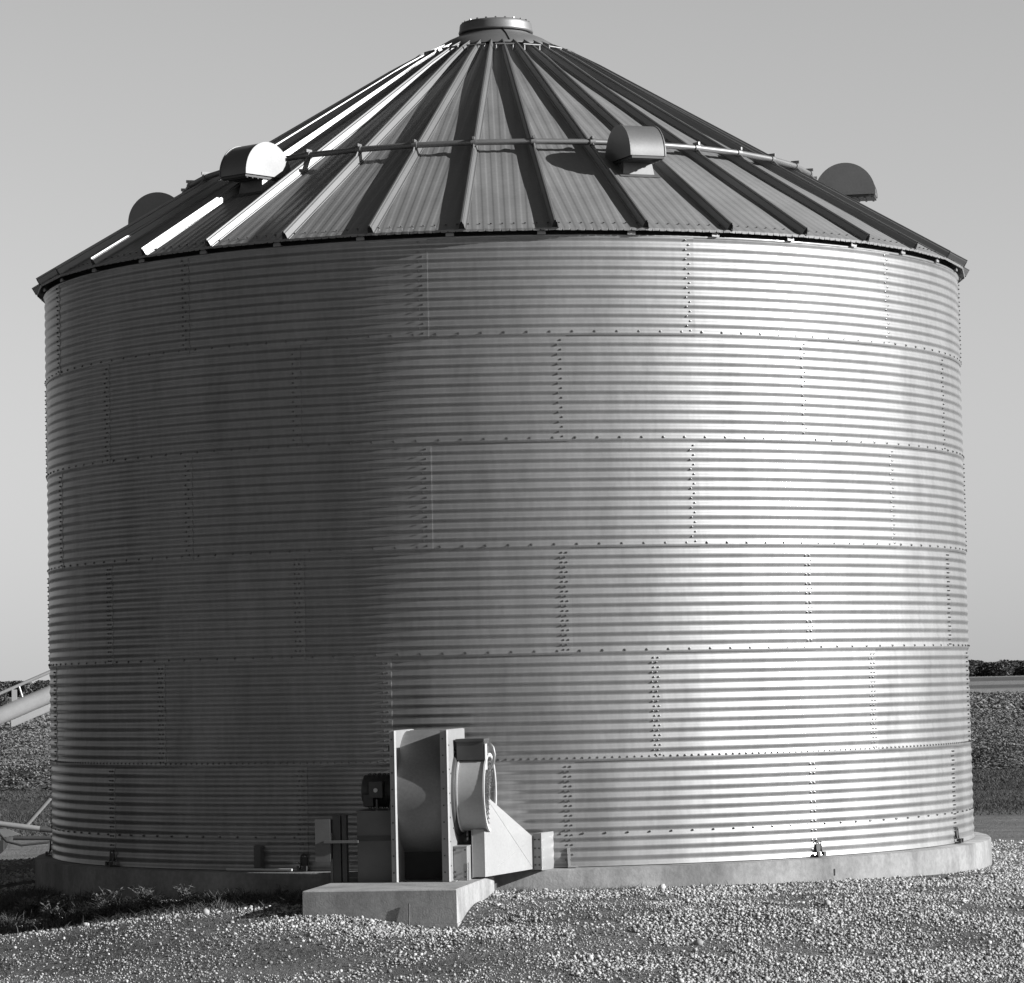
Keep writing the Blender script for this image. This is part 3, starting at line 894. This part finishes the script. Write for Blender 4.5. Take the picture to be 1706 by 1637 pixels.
gk = (rng.random(60000) < (1 - .9 * np.clip(stone_density(gx_, gy_), 0, 1)) * ss(.25, .6, vnoise(gx_, gy_, .7, 17))) & (np.hypot(gx_, gy_) > 5.72) & ~pad_mask(gx_, gy_, .01) & (np.abs(gx_) < (gy_ + 40.8) * .152 + 1.2)
G = (gx_[gk], gy_[gk], rng.uniform(.004, .012, gk.sum()))
st = build_stones('gravel', np.concatenate([A[0], B[0], G[0]]), np.concatenate([A[1], B[1], G[1]]), np.concatenate([A[2], B[2], G[2]]))
st['kind'] = 'stuff'; tag(st, 'loose pale river gravel spread over the yard in front of the bin', 'gravel')
n_stones = len(A[0]) + len(B[0])

# ------------------------------------------------------------------ grass blades
def blades(x, y, h, w, lean, seg=2):
    """tapered bent blades, one island each; returns verts, quads"""
    n = len(x)
    a = rng.uniform(0, 2 * np.pi, n); b = rng.uniform(0, 2 * np.pi, n)
    z0 = ground_z(x, y) - .01
    V = np.zeros((n, (seg + 1) * 2, 3))
    for k in range(seg + 1):
        t = k / seg
        cx = x + np.cos(a) * lean * h * t * t; cy = y + np.sin(a) * lean * h * t * t; cz = z0 + h * t * (1 - .35 * lean * t)
        ww = w * (1 - .85 * t)
        V[:, 2 * k] = np.stack([cx - np.cos(b) * ww, cy - np.sin(b) * ww, cz], 1)
        V[:, 2 * k + 1] = np.stack([cx + np.cos(b) * ww, cy + np.sin(b) * ww, cz], 1)
    q = np.array([(2 * k, 2 * k + 1, 2 * k + 3, 2 * k + 2) for k in range(seg)])
    F = (q[None] + (np.arange(n) * (seg + 1) * 2)[:, None, None]).reshape(-1, 4)
    return V.reshape(-1, 3), F
def view_keep(x, y, m=1.2): return (np.abs(x) < (y + 40.8) * .152 + m) & (np.hypot(x, y) > 5.74) & ~pad_mask(x, y, .02)
x = rng.uniform(-8, 8, 170000); y = rng.uniform(-16.6, 1, 170000)
cl_ = vnoise(x, y, .8, 21) * .5 + vnoise(x, y, .25, 22) * .5
dens = (1 - .93 * np.clip(stone_density(x, y), 0, 1)) * ss(.38, .62, cl_)
k = (rng.random(len(x)) < dens) & view_keep(x, y); x, y = x[k], y[k]
V1, F1_ = blades(x, y, rng.uniform(.02, .07, len(x)), rng.uniform(.003, .006, len(x)), rng.uniform(.3, 1.3, len(x)))
# taller strip of weeds and grass on the left shoulder of the mound
x = rng.uniform(-7.5, -1.9, 110000); y = rng.uniform(-9, -2.0, 110000); rho = np.hypot(x, y)
cl_ = vnoise(x, y, .5, 31)
dens = ss(5.7, 5.9, rho) * (1 - ss(6.9, 8.0, rho)) * ss(.25, .7, cl_) * .8
k = (rng.random(len(x)) < dens) & view_keep(x, y); x, y = x[k], y[k]
V2, F2 = blades(x, y, rng.uniform(.05, .17, len(x)), rng.uniform(.004, .009, len(x)), rng.uniform(.3, 1.4, len(x)))
# thin dark grass at the foot of the foundation right of the fan
x = rng.uniform(-.2, 3.6, 9000); y = rng.uniform(-6.6, -5.0, 9000); rho = np.hypot(x, y)
k = (rng.random(len(x)) < (1 - ss(5.75, 6.3, rho)) * ss(.3, .6, vnoise(x, y, .4, 33))) & view_keep(x, y); x, y = x[k], y[k]
V3, F3 = blades(x, y, rng.uniform(.03, .10, len(x)), rng.uniform(.002, .004, len(x)), rng.uniform(.3, 1.5, len(x)))
# rough grass beyond the yard
x = rng.uniform(-16, 16, 260000); y = rng.uniform(19, 47, 260000)
k = (np.abs(x) < (y + 40.8) * .152 + 3) & (np.abs(x) > (y + 40.8) * .12 - 2.5) & (rng.random(len(x)) < .25 + .75 * ss(.35, .65, vnoise(x, y, 2.2, 41))); x, y = x[k], y[k]
V4, F4 = blades(x, y, rng.uniform(.03, .09, len(x)), rng.uniform(.006, .012, len(x)), rng.uniform(.3, 1.2, len(x)))
Vs, Fs, o = [], [], 0
for V_, F_ in ((V1, F1_), (V2, F2), (V3, F3)):
    Vs.append(V_); Fs.append(F_ + o); o += len(V_)
gr = np_mesh('grass', np.concatenate(Vs), np.concatenate(Fs), 'grass')
g4 = np_mesh('rough_grass', V4, F4, 'rough')
g4['kind'] = 'stuff'; tag(g4, 'dark mown grass strip between the dirt track and the crop', 'grass')
gr['kind'] = 'stuff'; tag(gr, 'thin dry grass growing through the gravel and around the yard', 'grass')

# weeds at the foot of the foundation, each one a plant
wl_ = 'wispy weed growing in the shade along the left foot of the foundation'
def weed_mesh(seed):
    r2 = random.Random(seed); mb = MB()
    for k in range(r2.randint(16, 26)):
        a = r2.uniform(0, 6.28); h = r2.uniform(.05, .21); ln = r2.uniform(.2, .8)
        pts = [Vector((math.cos(a) * .02 * t, math.sin(a) * .02 * t, 0)) + Vector((math.cos(a) * ln * h * t * t, math.sin(a) * ln * h * t * t, h * t * (1 - .25 * ln * t * t))) for t in (0, .35, .7, 1)]
        mb.tube(pts, [.004, .0035, .0025, .001], 4, cap=False)
        for j in range(r2.randint(5, 9)):
            t = r2.uniform(.25, 1); i = min(int(t * 3), 2); p = pts[i].lerp(pts[i + 1], t * 3 - i)
            b = r2.uniform(0, 6.28); d = Vector((math.cos(b), math.sin(b), r2.uniform(-.2, .6))); s = d.cross(Vector((0, 0, 1))).normalized(); L_ = r2.uniform(.03, .07)
            mb.add([p, p + d * L_ * .5 + s * L_ * .2, p + d * L_, p + d * L_ * .5 - s * L_ * .2], [(0, 1, 2, 3)])
    return mb
protos = []
spots = [(-58 + 1.9 * k, 6.75 + .35 * math.sin(k * 2.1)) for k in range(14)] + [(-47, 6.2), (-43.5, 6.3), (-40, 6.15), (-37.2, 6.3), (-34.5, 6.1), (-31.5, 6.35), (-29, 6.1), (-26, 6.3), (-23.3, 6.1), (-50, 6.5), (-53, 6.6), (-56, 6.5), (-45, 6.9), (-38, 6.8)]
for i, (a, r) in enumerate(spots):
    x = r * math.sin(R_(a)); y = -r * math.cos(R_(a))
    if i < 4:
        o = weed_mesh(50 + i).build('weed_plant', 'weed'); protos.append(o)
    else:
        o = protos[i % 4].copy(); COL.objects.link(o)
    o.location = (x, y, float(ground_z(x, y)) - .01); o.rotation_euler = (0, 0, i * 1.7); s = .75 + .5 * random.random(); o.scale = (s, s, s)
    tag(o, wl_, 'weed', 'weeds along the left foot of the foundation')

# ------------------------------------------------------------------ crop field
def leaves(x, y, z, s):
    n = len(x)
    a = rng.uniform(0, 2 * np.pi, n); p = rng.uniform(-.5, .9, n)
    d = np.stack([np.cos(a) * np.cos(p), np.sin(a) * np.cos(p), np.sin(p)], 1)
    e = np.stack([-np.sin(a), np.cos(a), rng.uniform(-.5, .5, n)], 1)
    c = np.stack([x, y, z], 1)
    V = np.stack([c - d * s[:, None] * .5, c + e * s[:, None] * .34, c + d * s[:, None] * .5, c - e * s[:, None] * .34], 1)
    return V.reshape(-1, 3), np.arange(n * 4).reshape(-1, 4)
CY0, CY1 = 47.0, 255.0
Vs, Fs, o = [], [], 0
for sgn in (-1, 1):
    for (ya, yb, n, smin, smax) in ((CY0, 70, 150000, .04, .10), (70, 120, 130000, .06, .14), (120, CY1, 90000, .12, .30)):
        y = rng.uniform(ya, yb, n); u = rng.uniform(0, 1, n)
        dd = y + 40.8
        x = sgn * (dd * .118 - 3 + u * (dd * .038 + 6))
        hh = (.30 + .45 * vnoise(x, y, 1.1, 51) + .2 * vnoise(x, y, 6, 52))
        edge = ss(CY0 - .1, CY0 + 1.2, y)
        z = -.60 + (.15 + .85 * edge) * hh * (1 - rng.random(n) ** 2 * .55)
        V_, F_ = leaves(x, y, z, rng.uniform(smin, smax, n)); Vs.append(V_); Fs.append(F_ + o); o += len(V_)
cr = np_mesh('crop', np.concatenate(Vs), np.concatenate(Fs), 'crop')
cr['kind'] = 'stuff'; tag(cr, 'leafy knee high field crop beyond the mown strip behind the bin', 'crop')
# closed canopy of the same field, under the leaves
cx_ = np.linspace(-90, 90, 181); cy_ = np.concatenate([[CY0 + .6], np.linspace(CY0 + 1.2, 110, 90), np.linspace(114, CY1, 60)])
CX, CYY = np.meshgrid(cx_, cy_)
CZ = -.60 + .18 + .30 * vnoise(CX, CYY, 1.4, 51) + .15 * vnoise(CX, CYY, 6, 52)
CZ[0] = -.62; CZ[-1] = -.62; CZ[:, 0] = -.62; CZ[:, -1] = -.62
i2 = np.arange(CX.size).reshape(CX.shape)
cf = np.stack([i2[:-1, :-1].ravel(), i2[:-1, 1:].ravel(), i2[1:, 1:].ravel(), i2[1:, :-1].ravel()], 1)
cn = np_mesh('crop_canopy', np.stack([CX.ravel(), CYY.ravel(), CZ.ravel()], 1), cf, 'canopy', True)
cn['kind'] = 'stuff'; tag(cn, 'dense dark lower growth of the crop field behind the bin', 'crop')

# ------------------------------------------------------------------ far wood and bushes
Vs, Fs, o = [], [], 0
WY = 1780.0
xw = -420.0
while xw < 420:
    hgt = random.uniform(7.2, 8.8); wd = random.uniform(4, 7)
    if abs(xw) < 130: n = 60
    else: n = 700
    yy = WY + random.uniform(-6, 25)
    th = rng.uniform(0, 2 * np.pi, n); zz = rng.random(n) ** 1.1; rad = wd * np.sqrt(rng.random(n)) * np.sqrt(np.clip(1 - (zz - .45) ** 2 * 2.6, .1, 1))
    V_, F_ = leaves(xw + rad * np.cos(th), yy + rad * np.sin(th) * .7, -.6 + .3 + zz * hgt, rng.uniform(.6, 1.8, n))
    Vs.append(V_); Fs.append(F_ + o); o += len(V_)
    xw += random.uniform(1.8, 3.4)
wd_ = np_mesh('far_wood', np.concatenate(Vs), np.concatenate(Fs), 'tree')
wd_['kind'] = 'stuff'; tag(wd_, 'dark line of far-off woodland along the horizon', 'woodland')
BY = 560.0
for i, (x, h, w) in enumerate(((-99.5, 3.4, 3.0), (-96.6, 3.1, 1.7), (-92.2, 2.9, 2.4), (-88.6, 2.9, 2.5), (-84.5, 2.7, 2.5), (-80.5, 2.6, 2.4))):
    t = empty('tree', (x * 600 / 640 * 1.0, BY + (i % 3) * 3, -.6))
    tag(t, 'small bushy tree far beyond the auger at the left edge', 'tree', 'far trees beyond the auger')
    mb = MB(); mb.tube([(0, 0, -.1), (.1, .05, h * .35), (.0, 0, h * .7)], [.16, .12, .05], 8)
    for k in range(5):
        a = k * 1.3; mb.tube([(.08, .04, h * (.3 + .06 * k)), (math.cos(a) * w * .4, math.sin(a) * w * .4, h * (.55 + .06 * k))], [.06, .02], 5)
    mb.build('trunk', 'bark', t)
    n = 1800
    th = rng.uniform(0, 2 * np.pi, n); zz = rng.random(n); lob = 1 + .25 * np.sin(3 * th + i)
    rad = w * lob * rng.random(n) ** .45 * np.sqrt(np.clip(1 - (zz - .4) ** 2 * 2.6, .05, 1)) * .62
    V_, F_ = leaves(rad * np.cos(th), rad * np.sin(th), .25 + zz * h, rng.uniform(.18, .5, n))
    np_mesh('crown', V_, F_, 'bush', parent=t)
print('stones', n_stones)
